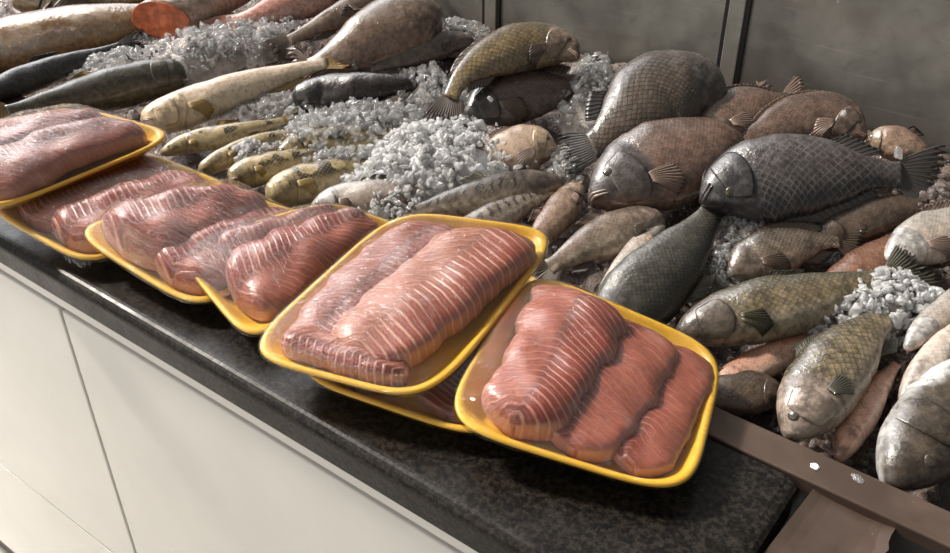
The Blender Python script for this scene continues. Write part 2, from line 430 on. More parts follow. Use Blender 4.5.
# ------------------------------------------------------------------ the setting
def steel(name, col, rough, lowdark=True):
    m, nt, b = newmat(name)
    t = N(nt, 'ShaderNodeTexCoord'); mp = N(nt, 'ShaderNodeMapping'); L(nt, t.outputs['Object'], mp.inputs[0])
    mp.inputs['Scale'].default_value = (1, 1, 1)
    c = mixc(nt, smooth(nt, noise(nt, 7, 6), 0.3, 0.7), tuple(x * .68 for x in col), tuple(min(1, x * 1.2) for x in col))
    c = mixc(nt, smooth(nt, noise(nt, 60, 5), 0.52, 0.75, 0, .35), c, tuple(x * .6 for x in col))
    # hairline scratches in two directions
    sc = None
    for rot, off in ((0.6, 0), (-0.3, 3.1), (2.2, 7.7)):
        q = N(nt, 'ShaderNodeMapping'); q.inputs['Rotation'].default_value = (0, rot, 0); q.inputs['Location'].default_value = (off, off, off)
        q.inputs['Scale'].default_value = (3, 3, 160); L(nt, t.outputs['Object'], q.inputs[0])
        k = smooth(nt, noise(nt, 2.2, 2, q.outputs[0]), 0.67, 0.73)
        sc = k if sc is None else math_(nt, 'MAXIMUM', sc, k)
    c = mixc(nt, math_(nt, 'MULTIPLY', sc, .35), c, tuple(min(1, x * 1.9) for x in col))
    spk = smooth(nt, noise(nt, 190, 1), .80, .83)
    c = mixc(nt, spk, c, (.75, .73, .68))
    L(nt, c, b.inputs['Base Color']); b.inputs['Metallic'].default_value = .55
    L(nt, smooth(nt, noise(nt, 25, 4), .3, .7, rough - .08, rough + .12), b.inputs['Roughness'])
    L(nt, bump(nt, noise(nt, 18, 4), .003, .25), b.inputs['Normal'])
    return m
M_STEEL = steel('brushed_steel', (.36, .36, .33), .36)
M_STEEL_D = steel('dark_steel', (.14, .135, .13), .38)
M_SEAM = simple('dark_seam', (.018, .018, .02), .5)
M_RIM = steel('brown_steel_rim', (.135, .094, .074), .42)
M_FLOOR = simple('floor_tile', (.42, .40, .37), .35, var=.15, vscale=3)
M_WHITE = simple('white_panel', (.74, .725, .695), .16, coat=.25, var=.03, vscale=6, bmp=.04, bscale=14)
M_GROOVE = simple('panel_groove', (.22, .20, .18), .6)
M_SALMON = simple('red_fabric', (.3, .08, .06), .7)

box('floor', (-4, -3, -.06), (2, 3, 0), M_FLOOR)['kind'] = 'structure'
YW = 1.235
wb = box('wall_back', (-2.6, YW, .35), (.9, YW + .02, CT + .227), M_STEEL); wb['kind'] = 'structure'
for k, (xa, xb) in enumerate(((-.908, -.874), (-.499, -.464))):
    box('trim_%d' % (3 * k + 1), (xa, YW - .0055, .82), (xa + .0055, YW - .0005, CT + .226), M_SEAM)['kind'] = 'structure'
    box('trim_%d' % (3 * k + 2), (xa + .006, YW - .0075, .82), (xb - .006, YW - .0005, CT + .226), M_STEEL, bevel=.0015)['kind'] = 'structure'
    box('trim_%d' % (3 * k + 3), (xb - .0055, YW - .0055, .82), (xb, YW - .0005, CT + .226), M_SEAM)['kind'] = 'structure'

#@@COUNTER
def granite():
    m, nt, b = newmat('black_granite')
    c = mixc(nt, smooth(nt, noise(nt, 210, 5, rough=.7), .40, .66), (.004, .0037, .0035), (.030, .025, .020))
    c = mixc(nt, smooth(nt, noise(nt, 420, 2), .68, .76, 0, .5), c, (.13, .11, .07))
    L(nt, c, b.inputs['Base Color'])
    L(nt, smooth(nt, noise(nt, 20, 4), .3, .7, .30, .46), b.inputs['Roughness'])
    b.inputs['Specular IOR Level'].default_value = .22
    L(nt, bump(nt, noise(nt, 160, 4), .001, .3), b.inputs['Normal'])
    return m
YF, YR0, YR1, XE = .424, .626, .664, -.122
def slab():
    # rounded front edge and rounded right-hand end, extruded profile
    r = .013; prof = []
    for i in range(7):
        a = math.pi / 2 * i / 6; prof.append((YF + r - r * math.sin(a), CT - r + r * math.cos(a)))
    for i in range(1, 5):
        a = math.pi / 2 * i / 4; prof.append((YF + .006 - .006 * math.cos(a), CT - .036 - .006 * math.sin(a)))
    prof += [(YR0 - .002, CT - .042), (YR0 - .002, CT)]
    V = []; xs = [-2.4, -1.2, -.6, XE - .012, XE - .004, XE]
    for i, x in enumerate(xs):
        k = [0, 0, 0, 0, .0022, .007][i]
        for (y, z) in prof:
            V.append((x, y + (k if y < .5 else -k), z - (k * .5 if z > CT - .02 else -k * .5)))
    n = len(prof); f = grid_faces(len(xs), n, True) + [tuple(range(n)), tuple(range((len(xs) - 1) * n, len(xs) * n))]
    o = mesh('worktop', V, f, granite(), smooth=False)
    return tag(o, 'dark speckled granite worktop under the yellow fish trays', 'worktop')
slab()
YC = YF + .010
cab = tag(empty('cabinet', (-1.2, YC + .1, 0)), 'glossy white panelled cabinet below the dark worktop', 'cabinet')
box('carcass', (-2.4, YC + .016, .004), (-.14, YR0 - .01, CT - .043), M_GROOVE, cab)
box('top_rail', (-2.4, YC, CT - .066), (-.14, YC + .0155, CT - .043), M_WHITE, cab, bevel=.0015)
XJ = -.937
for (a, b) in ((-1.72, XJ), (XJ + .003, -.14)):
    zt, zm = CT - .0715, CT - .565
    box('door', (a + .0015, YC - .001, zm + .002), (b - .0015, YC + .0155, zt), M_WHITE, cab, bevel=.002)
    box('drawer_front', (a + .0015, YC - .001, .08), (b - .0015, YC + .0155, zm - .002), M_WHITE, cab, bevel=.002)
box('plinth', (-2.4, YC + .03, .004), (-.14, YC + .045, .08), M_GROOVE, cab)

# steel fish bin with its front rim
bn = tag(empty('fish_bin', (-.8, .95, .6)), 'long steel display bin holding the fish and ice behind the worktop', 'bin')
box('front_rim', (-2.4, YR0, CT - .012), (.5, YR1, CT + .003), M_RIM, bn, bevel=.002)
box('front_panel', (-2.4, YR0 + .002, CT - .30), (.5, YR0 + .012, CT - .012), M_STEEL_D, bn)
box('bin_floor', (-2.4, YR0 + .012, CT - .14), (.5, YW - .001, CT - .13), M_STEEL_D, bn)
box('end_panel', (.49, YR0 + .012, CT - .129), (.5, YW - .001, CT + .02), M_STEEL_D, bn)

# loose brown steel plate on a ledge past the worktop's end
def plate():
    q = [P(812, 492, CT - .008), P(897, 528, CT - .008), P(868, 575, CT - .014), P(748, 575, CT - .014)]
    V = []
    n = 8
    for i in range(n + 1):
        for j in range(n + 1):
            u_, v_ = i / n, j / n
            p = (q[0] * (1 - u_) + q[1] * u_) * (1 - v_) + (q[3] * (1 - u_) + q[2] * u_) * v_
            p = p + np.array([0, 0, .003 * (abs(u_ - .5) * 2) ** 3])
            if u_ > .8: p = p + np.array([-.004 * (v_ > .3) * math.sin(v_ * 9), 0, 0])
            V.append(p)
    o = mesh('metal_plate', V, grid_faces(n + 1, n + 1), M_RIM, smooth=False, solid=.003)
    tag(o, 'loose brown steel plate lying past the rounded end of the worktop', 'plate')
plate()
box('side_unit', (XE + .012, .30, .002), (.5, YR0 - .004, CT - .045), M_STEEL_D, bevel=.002)
tag(bpy.data.objects['side_unit'], 'dark lower steel unit under the loose brown plate','unit')
# ------------------------------------------------------------------ ice
def icemat(name, col, trans, rough, ior=1.31, var=.25):
    m, nt, b = newmat(name)
    f = smooth(nt, noise(nt, 55, 4), .35, .65)
    colr = mixc(nt, f, tuple(c * (1 - var) for c in col), col)
    L(nt, colr, b.inputs['Base Color'])
    b.inputs['Roughness'].default_value = rough; b.inputs['IOR'].default_value = ior; b.inputs['Specular IOR Level'].default_value = .7
    nn = bump(nt, noise(nt, 330, 3), .003, .75); L(nt, nn, b.inputs['Normal'])
    if trans:      # clear core, glassy skin and a cloudy share
        out = nt.nodes['Material Output']
        gl = N(nt, 'ShaderNodeBsdfGlass'); gl.inputs['Roughness'].default_value = rough; gl.inputs['IOR'].default_value = ior; L(nt, colr, gl.inputs[0]); L(nt, nn, gl.inputs['Normal'])
        tr = N(nt, 'ShaderNodeBsdfTransparent'); L(nt, colr, tr.inputs[0])
        tl = N(nt, 'ShaderNodeBsdfTranslucent'); L(nt, colr, tl.inputs[0])
        df = N(nt, 'ShaderNodeMixShader'); df.inputs[0].default_value = .45; L(nt, b.outputs[0], df.inputs[1]); L(nt, tl.outputs[0], df.inputs[2])
        m1 = N(nt, 'ShaderNodeMixShader'); m1.inputs[0].default_value = .30; L(nt, tr.outputs[0], m1.inputs[1]); L(nt, gl.outputs[0], m1.inputs[2])
        m2 = N(nt, 'ShaderNodeMixShader'); m2.inputs[0].default_value = 1 - trans; L(nt, m1.outputs[0], m2.inputs[1]); L(nt, df.outputs[0], m2.inputs[2])
        gs = N(nt, 'ShaderNodeBsdfGlossy'); gs.inputs['Roughness'].default_value = .06; L(nt, nn, gs.inputs['Normal'])
        lw = N(nt, 'ShaderNodeLayerWeight'); lw.inputs[0].default_value = .5; L(nt, nn, lw.inputs['Normal'])
        m3 = N(nt, 'ShaderNodeMixShader'); L(nt, math_(nt, 'ADD', math_(nt, 'MULTIPLY', math_(nt, 'POWER', lw.outputs['Facing'], 4.0), .6), .06), m3.inputs[0])
        L(nt, m2.outputs[0], m3.inputs[1]); L(nt, gs.outputs[0], m3.inputs[2]); L(nt, m3.outputs[0], out.inputs[0])
    return m
M_ICE = icemat('clear_ice', (1.0, 1.0, 1.0), .82, .04, var=.04)
M_ICEW = icemat('white_ice', (1.0, 1.0, 1.0), .46, .05, var=.05)
M_ICEP = icemat('pink_tinged_ice', (.90, .82, .79), .72, .05)
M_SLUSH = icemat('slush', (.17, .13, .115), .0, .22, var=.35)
M_SLUSHW = icemat('white_slush', (.93, .93, .93), .0, .22, var=.2)
M_SLUSHM = icemat('grey_slush', (.74, .67, .63), .0, .16, var=.5)
HULLS = []
for k in range(14):
    bm = bmesh.new()
    for i in range(11):
        v = nrm(rng.randn(3)) * (0.65 + .45 * rng.rand()); bm.verts.new((v[0], v[1] * (.6 + .4 * rng.rand()), v[2] * (.55 + .3 * rng.rand())))
    r = bmesh.ops.convex_hull(bm, input=bm.verts)
    bmesh.ops.delete(bm, geom=[g for g in r['geom_interior'] if isinstance(g, bmesh.types.BMVert)], context='VERTS')
    bmesh.ops.bevel(bm, geom=list(bm.edges), offset=.16, segments=1, affect='EDGES', clamp_overlap=True)
    bm.verts.index_update()
    HULLS.append((np.array([v.co[:] for v in bm.verts]), [tuple(v.index for v in f.verts) for f in bm.faces])); bm.free()
def rotm():
    q = nrm(rng.randn(4)); a, b, c, d = q
    return np.array([[1 - 2 * (c * c + d * d), 2 * (b * c - a * d), 2 * (b * d + a * c)], [2 * (b * c + a * d), 1 - 2 * (b * b + d * d), 2 * (c * d - a * b)], [2 * (b * d - a * c), 2 * (c * d + a * b), 1 - 2 * (b * b + c * c)]])
def chunks(V, Fc, MI, pos, size, mi=1):
    for p in pos:
        hv, hf = HULLS[rng.randint(len(HULLS))]; o = len(V)
        sz = size[0] + (size[1] - size[0]) * rng.rand() ** 2.2
        V.extend((hv * sz) @ rotm().T + p); Fc.extend(tuple(i + o for i in f) for f in hf); MI.extend([mi] * len(hf))
def vnoise(x, y, s):
    return (np.sin(x * s + 1.3 * np.sin(y * s * .7)) * np.cos(y * s * 1.1 + 1.7 * np.sin(x * s * .6)) + .5 * np.sin(x * s * 2.3 + y * s * 1.9) + .3 * np.cos(x * s * 4.1 - y * s * 3.7))
def finish(name, label, V, Fc, MI, mats):
    o = mesh(name, V, Fc, None, smooth=False)
    for m in mats: o.data.materials.append(m)
    o.data.polygons.foreach_set('material_index', MI); o.data.polygons.foreach_set('use_smooth', [True for i in MI])
    tag(o, label, 'crushed ice', kind='stuff'); return o
def ice_bed():
    V, Fc, MI = [], [], []
    nx, ny = 240, 70
    for i in range(nx):
        for j in range(ny):
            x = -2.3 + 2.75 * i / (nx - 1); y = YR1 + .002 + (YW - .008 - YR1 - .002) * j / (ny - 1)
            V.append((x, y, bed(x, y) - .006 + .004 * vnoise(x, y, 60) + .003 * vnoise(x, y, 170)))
    g = grid_faces(nx, ny); Fc += g; MI += [0] * len(g)
    pos = []
    while len(pos) < 4500:
        px, py = rng.rand() * 950, rng.rand() * 480
        p = PB(px, py, 0)
        if YR1 + .012 < p[1] < YW - .02 and -2.2 < p[0] < .4: pos.append(np.array([p[0], p[1], bed(p[0], p[1]) + .002 * rng.randn() - .001]))
    chunks(V, Fc, MI, pos, (.003, .0105))
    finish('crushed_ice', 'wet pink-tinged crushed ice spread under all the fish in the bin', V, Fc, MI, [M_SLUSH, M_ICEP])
ice_bed()
def mound(label, px, py, rx, ry, dz, hgt, n, size=(.0030, .0115), mat=None, base=None, rot=0.0):
    """a heap of chips: ellipse of rx, ry (pixels) about (px, py), its foot dz over the bed"""
    c = PB(px, py, dz); V, Fc, MI = [], [], []
    a = rot
    e1 = PB(px + rx * math.cos(a), py + rx * math.sin(a), dz) - c; e2 = PB(px - ry * math.sin(a), py + ry * math.cos(a), dz) - c
    e1[2] = bed(c[0] + e1[0], c[1] + e1[1]) - bed(c[0], c[1]); e2[2] = bed(c[0] + e2[0], c[1] + e2[1]) - bed(c[0], c[1])
    ph = rng.rand() * 9
    def top(r, th):
        rr = r * (1 + .13 * math.sin(3 * th + ph) + .09 * math.sin(5 * th + 2 * ph))
        p = c + e1 * rr * math.cos(th) + e2 * rr * math.sin(th)
        p[1] = min(max(p[1], YR1 + .014), YW - .018)
        return p + np.array([0, 0, hgt * max(0, 1 - r * r) ** .8 + .22 * hgt * float(vnoise(p[0], p[1], 75)) * (1 - r) ])
    nr, nth = 12, 36
    for i in range(nr):
        for j in range(nth):
            r = i / (nr - 1); p = top(r, 2 * math.pi * j / nth); V.append(p - np.array([0, 0, .004 + .024 * r * r]))
    g = grid_faces(nr, nth, True); Fc += g; MI += [0] * len(g)
    pos = []
    for k in range(n):
        r = math.sqrt(rng.rand()) * (1.0 if rng.rand() < .80 else 1.2); th = rng.rand() * 6.283
        pos.append(top(min(r, 1.18), th) + np.array([0, 0, .0022 * rng.randn()]))
    chunks(V, Fc, MI, pos, size)
    return finish('crushed_ice', label, V, Fc, MI, [base or M_SLUSHM, mat or M_ICE])
def lump(label, px, py, r, dz, mat=None):
    p = PB(px, py, dz); V, Fc, MI = [], [], []
    hv, hf = HULLS[rng.randint(len(HULLS))]
    o = mesh('ice_lump', (hv * r) @ rotm().T + p, hf, mat or M_ICEW, smooth=False)
    tag(o, label, 'ice', 'single ice lumps on fish by the wall')
mound('heap of white crushed ice in the middle of the fish, sunlit', 428, 166, 82, 42, .034, .034, 1100, (.0032, .0115), M_ICEW, M_SLUSHW, rot=-.28)
mound('white ice spilling down from the sunlit heap towards the trays', 385, 205, 34, 17, .036, .014, 220, (.0028, .007), M_ICEW, M_SLUSHW)
mound('clear ice between the black fish and the white heap', 345, 118, 68, 18, .030, .016, 420)
mound('clear ice beside the tail of the arched fish', 425, 92, 36, 24, .020, .016, 330)
mound('ice bank across the top left fish, below the cut fish', 195, 52, 62, 20, .030, .026, 480, rot=-.3)
mound('strip of ice along the black fish at top left', 108, 68, 42, 12, .034, .014, 230, rot=-.35)
mound('ice heap left of the grey fish tail near the top', 258, 38, 44, 14, .02, .016, 230, rot=-.3)
mound('ice along the underside of the large brown fish', 378, 57, 40, 8, .035, .012, 160, rot=-.3)
mound('ice filling the gap left of the big scaled fish', 592, 92, 30, 34, .022, .026, 420, rot=.5)
mound('ice chips by the brown tail and fish snout at centre', 568, 168, 22, 18, .022, .018, 190, (.003, .009))
mound('ice over the pale spotted fish behind the trays', 330, 134, 66, 17, .040, .016, 420, rot=-.2)
mound('clear ice between the pale fish belly and the yellow spotted fish', 262, 112, 52, 11, .026, .012, 260, rot=-.3)
mound('ice crumbs over the tails of the yellow fish nearest the trays', 338, 160, 34, 9, .046, .010, 150, rot=-.3)
mound('big clear ice pieces in the gap behind the striped brown fish', 575, 208, 20, 12, .022, .012, 70, (.005, .015))
mound('bright ice lump on the yellow fish face', 251, 156, 20, 9, .045, .016, 130, (.003, .009), M_ICEW, M_SLUSHW)
mound('clear ice right of the green fish, above the small brown one', 748, 232, 42, 16, .030, .018, 260, (.003, .010), rot=.05)
mound('clear ice between the green fish and the small brown fish', 718, 274, 30, 22, .022, .020, 260, (.003, .009))
mound('wide ice bank at the right between two grey fish', 878, 310, 68, 34, .030, .026, 760, (.0032, .0115), M_ICEW, rot=-.1)
mound('pink ice low at the right beside the pale fish', 912, 362, 30, 32, .012, .016, 280, (.003, .008), M_ICEP)
mound('pinkish ice at the right edge behind the pale fish', 935, 205, 24, 16, .030, .016, 170, (.004, .010), M_ICEP)
mound('ice against the steel wall above the grey scaled fish', 458, 32, 30, 9, .03, .012, 140, rot=.1)
mound('ice along the lower edge of the pale speckled fish', 520, 182, 46, 9, .010, .008, 150, rot=.1)
lump('ice lump resting on the dark scaled fish by the wall', 898, 152, .011, .075)
lump('small ice lump on the fish head by the steel wall', 843, 113, .007, .085)
lump('small ice chip on the brown scaled fish near the wall', 490, 99, .007, .062)
for lab, px, py, r, nm in (('small white fish scale fleck on the brown rim', 815, 466, .0032, 'scale_fleck'), ('clear water drop on the brown rim right of the white fleck', 858, 478, .0042, 'water_drop')):
    p = P(px, py, CT + .0038); V = []
    for i in range(7):
        for j in range(16):
            a_ = i / 6; t_ = 6.2832 * j / 16; k_ = 1 + .2 * math.sin(2 * t_ + px) + .1 * math.sin(5 * t_)
            V.append(p + np.array([r * 1.5 * a_ * k_ * math.cos(t_), r * a_ * k_ * math.sin(t_), r * (.25 * (1 - a_ * a_)) - .0006]))
    o = mesh(nm, V, grid_faces(7, 16, True), M_SLUSHW if nm == 'scale_fleck' else M_ICE, None, solid=.0005)
    tag(o, lab, 'fleck' if nm == 'scale_fleck' else 'drop')
# ------------------------------------------------------------------ the fish
K = dict(
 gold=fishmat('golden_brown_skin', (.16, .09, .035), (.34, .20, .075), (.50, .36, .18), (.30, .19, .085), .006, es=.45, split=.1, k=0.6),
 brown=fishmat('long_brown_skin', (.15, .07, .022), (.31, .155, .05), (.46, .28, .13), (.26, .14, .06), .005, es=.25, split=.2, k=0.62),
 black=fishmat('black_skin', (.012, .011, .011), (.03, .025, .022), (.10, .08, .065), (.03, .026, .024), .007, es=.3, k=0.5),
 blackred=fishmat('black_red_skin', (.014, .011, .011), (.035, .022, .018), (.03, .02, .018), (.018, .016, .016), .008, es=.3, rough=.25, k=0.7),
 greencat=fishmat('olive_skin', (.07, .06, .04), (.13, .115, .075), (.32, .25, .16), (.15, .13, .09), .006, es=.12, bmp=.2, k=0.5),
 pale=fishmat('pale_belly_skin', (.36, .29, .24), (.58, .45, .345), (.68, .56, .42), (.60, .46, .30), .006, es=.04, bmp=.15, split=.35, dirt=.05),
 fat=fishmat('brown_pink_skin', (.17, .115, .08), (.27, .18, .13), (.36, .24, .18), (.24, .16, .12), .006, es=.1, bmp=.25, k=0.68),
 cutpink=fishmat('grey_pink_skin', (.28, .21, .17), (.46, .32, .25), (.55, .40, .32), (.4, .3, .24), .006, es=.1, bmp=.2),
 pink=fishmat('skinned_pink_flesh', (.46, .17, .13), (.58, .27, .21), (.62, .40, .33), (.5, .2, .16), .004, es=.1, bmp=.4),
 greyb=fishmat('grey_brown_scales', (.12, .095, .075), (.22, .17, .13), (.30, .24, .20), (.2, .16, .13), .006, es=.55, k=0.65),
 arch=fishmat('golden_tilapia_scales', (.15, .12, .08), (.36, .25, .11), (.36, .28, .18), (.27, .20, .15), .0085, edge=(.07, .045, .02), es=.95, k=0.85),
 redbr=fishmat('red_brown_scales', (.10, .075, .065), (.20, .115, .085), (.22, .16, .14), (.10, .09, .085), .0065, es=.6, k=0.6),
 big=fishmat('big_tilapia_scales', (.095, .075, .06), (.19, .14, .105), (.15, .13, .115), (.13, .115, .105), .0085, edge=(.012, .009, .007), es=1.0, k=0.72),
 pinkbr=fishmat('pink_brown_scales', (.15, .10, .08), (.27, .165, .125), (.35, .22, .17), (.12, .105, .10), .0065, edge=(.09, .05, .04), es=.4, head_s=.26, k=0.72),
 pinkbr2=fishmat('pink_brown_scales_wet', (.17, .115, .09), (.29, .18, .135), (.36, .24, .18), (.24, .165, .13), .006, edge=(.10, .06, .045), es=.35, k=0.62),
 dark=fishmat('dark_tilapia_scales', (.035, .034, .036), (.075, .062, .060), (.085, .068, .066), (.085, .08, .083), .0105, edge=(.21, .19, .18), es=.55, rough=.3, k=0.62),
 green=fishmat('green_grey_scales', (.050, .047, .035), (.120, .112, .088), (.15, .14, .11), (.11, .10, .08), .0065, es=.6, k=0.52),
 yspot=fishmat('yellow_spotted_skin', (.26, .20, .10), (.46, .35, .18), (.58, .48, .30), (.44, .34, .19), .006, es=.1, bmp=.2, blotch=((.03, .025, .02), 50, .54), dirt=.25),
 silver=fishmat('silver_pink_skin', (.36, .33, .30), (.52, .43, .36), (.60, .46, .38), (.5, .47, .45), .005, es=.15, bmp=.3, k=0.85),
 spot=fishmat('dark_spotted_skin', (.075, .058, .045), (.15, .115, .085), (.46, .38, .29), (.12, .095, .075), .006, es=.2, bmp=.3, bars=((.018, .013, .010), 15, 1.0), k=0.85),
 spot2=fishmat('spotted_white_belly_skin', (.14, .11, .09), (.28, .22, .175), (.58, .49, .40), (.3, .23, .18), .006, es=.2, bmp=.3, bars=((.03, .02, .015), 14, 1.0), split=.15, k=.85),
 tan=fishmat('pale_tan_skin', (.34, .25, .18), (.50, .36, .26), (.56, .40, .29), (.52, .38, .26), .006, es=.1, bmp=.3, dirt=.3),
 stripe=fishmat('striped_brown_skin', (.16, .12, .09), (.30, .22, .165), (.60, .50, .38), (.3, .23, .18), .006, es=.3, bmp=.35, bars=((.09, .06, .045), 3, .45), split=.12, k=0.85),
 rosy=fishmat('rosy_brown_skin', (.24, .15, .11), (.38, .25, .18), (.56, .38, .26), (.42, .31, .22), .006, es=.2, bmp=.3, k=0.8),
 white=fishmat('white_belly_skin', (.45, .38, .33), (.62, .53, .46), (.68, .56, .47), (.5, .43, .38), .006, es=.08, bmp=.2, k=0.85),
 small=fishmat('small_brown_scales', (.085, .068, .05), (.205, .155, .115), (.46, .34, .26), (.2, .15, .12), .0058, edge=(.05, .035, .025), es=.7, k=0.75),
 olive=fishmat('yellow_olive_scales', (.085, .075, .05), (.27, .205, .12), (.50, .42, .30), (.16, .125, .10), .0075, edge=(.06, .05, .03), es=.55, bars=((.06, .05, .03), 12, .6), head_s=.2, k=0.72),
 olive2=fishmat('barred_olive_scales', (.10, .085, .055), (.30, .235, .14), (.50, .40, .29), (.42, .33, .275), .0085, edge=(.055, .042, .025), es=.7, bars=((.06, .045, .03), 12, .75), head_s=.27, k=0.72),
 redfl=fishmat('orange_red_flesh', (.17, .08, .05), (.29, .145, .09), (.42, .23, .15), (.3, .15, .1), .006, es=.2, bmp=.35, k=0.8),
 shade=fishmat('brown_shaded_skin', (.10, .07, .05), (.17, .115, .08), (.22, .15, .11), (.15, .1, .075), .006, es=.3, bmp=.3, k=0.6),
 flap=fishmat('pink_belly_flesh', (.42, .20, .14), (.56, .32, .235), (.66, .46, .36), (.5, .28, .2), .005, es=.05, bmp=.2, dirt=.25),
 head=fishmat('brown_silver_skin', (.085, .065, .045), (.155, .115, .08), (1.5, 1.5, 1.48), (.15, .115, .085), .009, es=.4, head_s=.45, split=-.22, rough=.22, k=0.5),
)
M_CUT = simple('salmon_cut_flesh', (.62, .17, .07), .28, coat=.5, var=.35, vscale=70, bmp=.3, sss=.2)
M_PALELIP = simple('pale_lip', (.55, .40, .33), .3, coat=.5, var=.2, vscale=120)
GF = ((.11, .10, .07), (.05, .048, .035)); DF = ((.05, .04, .038), (.02, .017, .017)); YF_ = ((.50, .36, .15), (.42, .28, .11))
PF = ((.30, .22, .18), (.22, .15, .12)); BF = ((.14, .10, .075), (.075, .055, .04))

# far left
fish('fish', 'golden brown fish cut off by the top left corner, eye showing', 'long', [(12, 4, .05), (70, 0, .05), (130, -6, .05), (190, -14, .05)], 36, (0, -1), K['gold'], BF, mouth=False, fins='')
fish('long_fish', 'long brown fish with tan belly, second from the top left corner', 'long', [(-70, 66, .035), (0, 48, .035), (70, 32, .037), (140, 18, .038), (195, 2, .035), (225, -8, .03)], 52, (0, -1), K['brown'], BF, eye=False, gill=False, mouth=False, fins='td')
fish('dark_fish', 'long black fish under the brown one at far left', 'long', [(-25, 100, .075), (25, 80, .062), (80, 60, .042), (128, 44, .032), (150, 38, .03)], 29, (0, -1), K['black'], DF, mouth=False, eye=False, gill=False, fins='td')
fish('catfish', 'olive fish with yellowish fin behind the leftmost stacked tray', 'catfish', [(186, 74, .036), (150, 80, .04), (100, 92, .052), (40, 105, .075), (-20, 116, .088)], 40, (0, -1), K['greencat'], YF_, mouth=False, eye=False, fins='td')
fish('cut_fish', 'headless pinkish fish showing an orange cut face', 'cut', [(138, 30, .05), (190, 8, .048), (240, -16, .045), (290, -50, .04)], 37, (0, -1), K['cutpink'], PF, eye=False, gill=False, fins='', cutcap=M_CUT, face=.45, skew=.04, skewh=.085)
fish('skinned_fish', 'skinned pink fish lying along the top edge', 'long', [(360, -22, .035), (310, -2, .035), (262, 14, .035), (228, 24, .03), (212, 34, .028)], 36, (0, -1), K['pink'], ((.55, .25, .19), (.5, .25, .2)), eye=False, gill=False, mouth=False, fins='ta')
fish('slim_fish', 'slim brown fish whose forked tail points left near the top', 'long', [(430, -20, .045), (390, -6, .045), (345, 14, .045), (298, 36, .035), (264, 56, .022)], 31, (0, -1), K['fat'], BF, eye=False, mouth=False, gill=False)
fish('catfish', 'large plump brown pink fish at the top left of the steel wall', 'catfish', [(440, 34, .045), (415, 28, .055), (385, 34, .055), (352, 52, .045), (318, 66, .04), (290, 74, .035)], 66, (0, -1), K['fat'], ((.2, .14, .1), (.13, .09, .07)), mouth=False, eye=False, gill=False, fins='td', thick=.8)
fish('pale_catfish', 'long pale yellow bellied fish stretched right of the leftmost trays', 'catfish', [(142, 124, .045), (170, 114, .047), (215, 98, .048), (270, 79, .047), (322, 64, .05), (352, 60, .05)], 37, (0, -1), K['pale'], YF_, gill=True, eye=False, thick=.85, fins='pta', pec=1.5, tailspread=.5)
fish('dark_fish', 'thick black blunt-ended fish lying in the clear ice', 'catfish', [(293, 100, .04), (340, 92, .042), (390, 86, .04), (430, 82, .03)], 34, (0, -1), K['blackred'], DF, eye=False, gill=False, mouth=False, fins='')
fish('scaled_fish', 'slim grey brown scaled fish left of the arched one', 'long', [(474, 40, .035), (450, 43, .037), (415, 54, .037), (380, 66, .032), (352, 74, .028)], 25, (0, -1), K['greyb'], BF, mouth=False, eye=False, gill=False)
# back row
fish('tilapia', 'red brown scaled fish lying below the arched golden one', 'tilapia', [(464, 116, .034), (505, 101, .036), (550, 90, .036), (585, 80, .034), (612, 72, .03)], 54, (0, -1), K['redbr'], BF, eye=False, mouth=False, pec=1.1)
fish('tilapia', 'golden scaled fish arched over another with fanned tail down', 'tilapia', [(579, 58, .075), (560, 48, .08), (520, 49, .085), (478, 66, .085), (456, 87, .075), (441, 127, .05)], 47, (0, -1), K['arch'], ((.13, .09, .07), (.05, .035, .03)), lipmat=M_PALELIP, tailspread=.85, thick=1.2, fh=.5, pelv=True, fins='tdap')
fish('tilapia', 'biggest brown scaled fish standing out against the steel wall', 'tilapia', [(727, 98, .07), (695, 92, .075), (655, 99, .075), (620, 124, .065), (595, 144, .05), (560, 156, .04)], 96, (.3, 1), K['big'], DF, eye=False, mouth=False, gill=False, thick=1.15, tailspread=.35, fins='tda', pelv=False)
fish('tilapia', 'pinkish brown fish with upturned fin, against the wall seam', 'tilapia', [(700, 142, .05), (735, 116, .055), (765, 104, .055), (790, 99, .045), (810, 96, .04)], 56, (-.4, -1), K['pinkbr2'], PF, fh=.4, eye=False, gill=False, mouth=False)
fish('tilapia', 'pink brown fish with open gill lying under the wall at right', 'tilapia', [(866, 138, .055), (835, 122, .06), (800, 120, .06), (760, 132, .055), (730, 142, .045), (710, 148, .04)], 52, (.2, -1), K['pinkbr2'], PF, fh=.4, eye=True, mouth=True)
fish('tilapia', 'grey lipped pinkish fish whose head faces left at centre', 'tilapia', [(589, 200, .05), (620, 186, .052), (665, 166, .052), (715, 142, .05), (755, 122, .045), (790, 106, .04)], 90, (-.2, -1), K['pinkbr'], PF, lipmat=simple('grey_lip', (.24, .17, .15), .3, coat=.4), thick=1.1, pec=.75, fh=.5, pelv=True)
fish('small_fish', 'orange brown fish head poking up by the wall at right', 'long', [(866, 142, .05), (890, 142, .055), (915, 152, .05), (945, 172, .04)], 32, (.3, -1), K['rosy'], BF, fins='td', eye=True)
fish('tilapia', 'dark net-scaled fish at right, head left and fin below', 'tilapia', [(701, 202, .065), (735, 186, .07), (785, 174, .072), (845, 172, .07), (898, 175, .06), (945, 184, .05)], 86, (.05, 1), K['dark'], ((.085, .075, .07), (.05, .045, .042)), thick=1.05, fh=.8, mouth=True, fins='tda', lipmat=simple('dark_lip', (.10, .085, .085), .3, coat=.4))
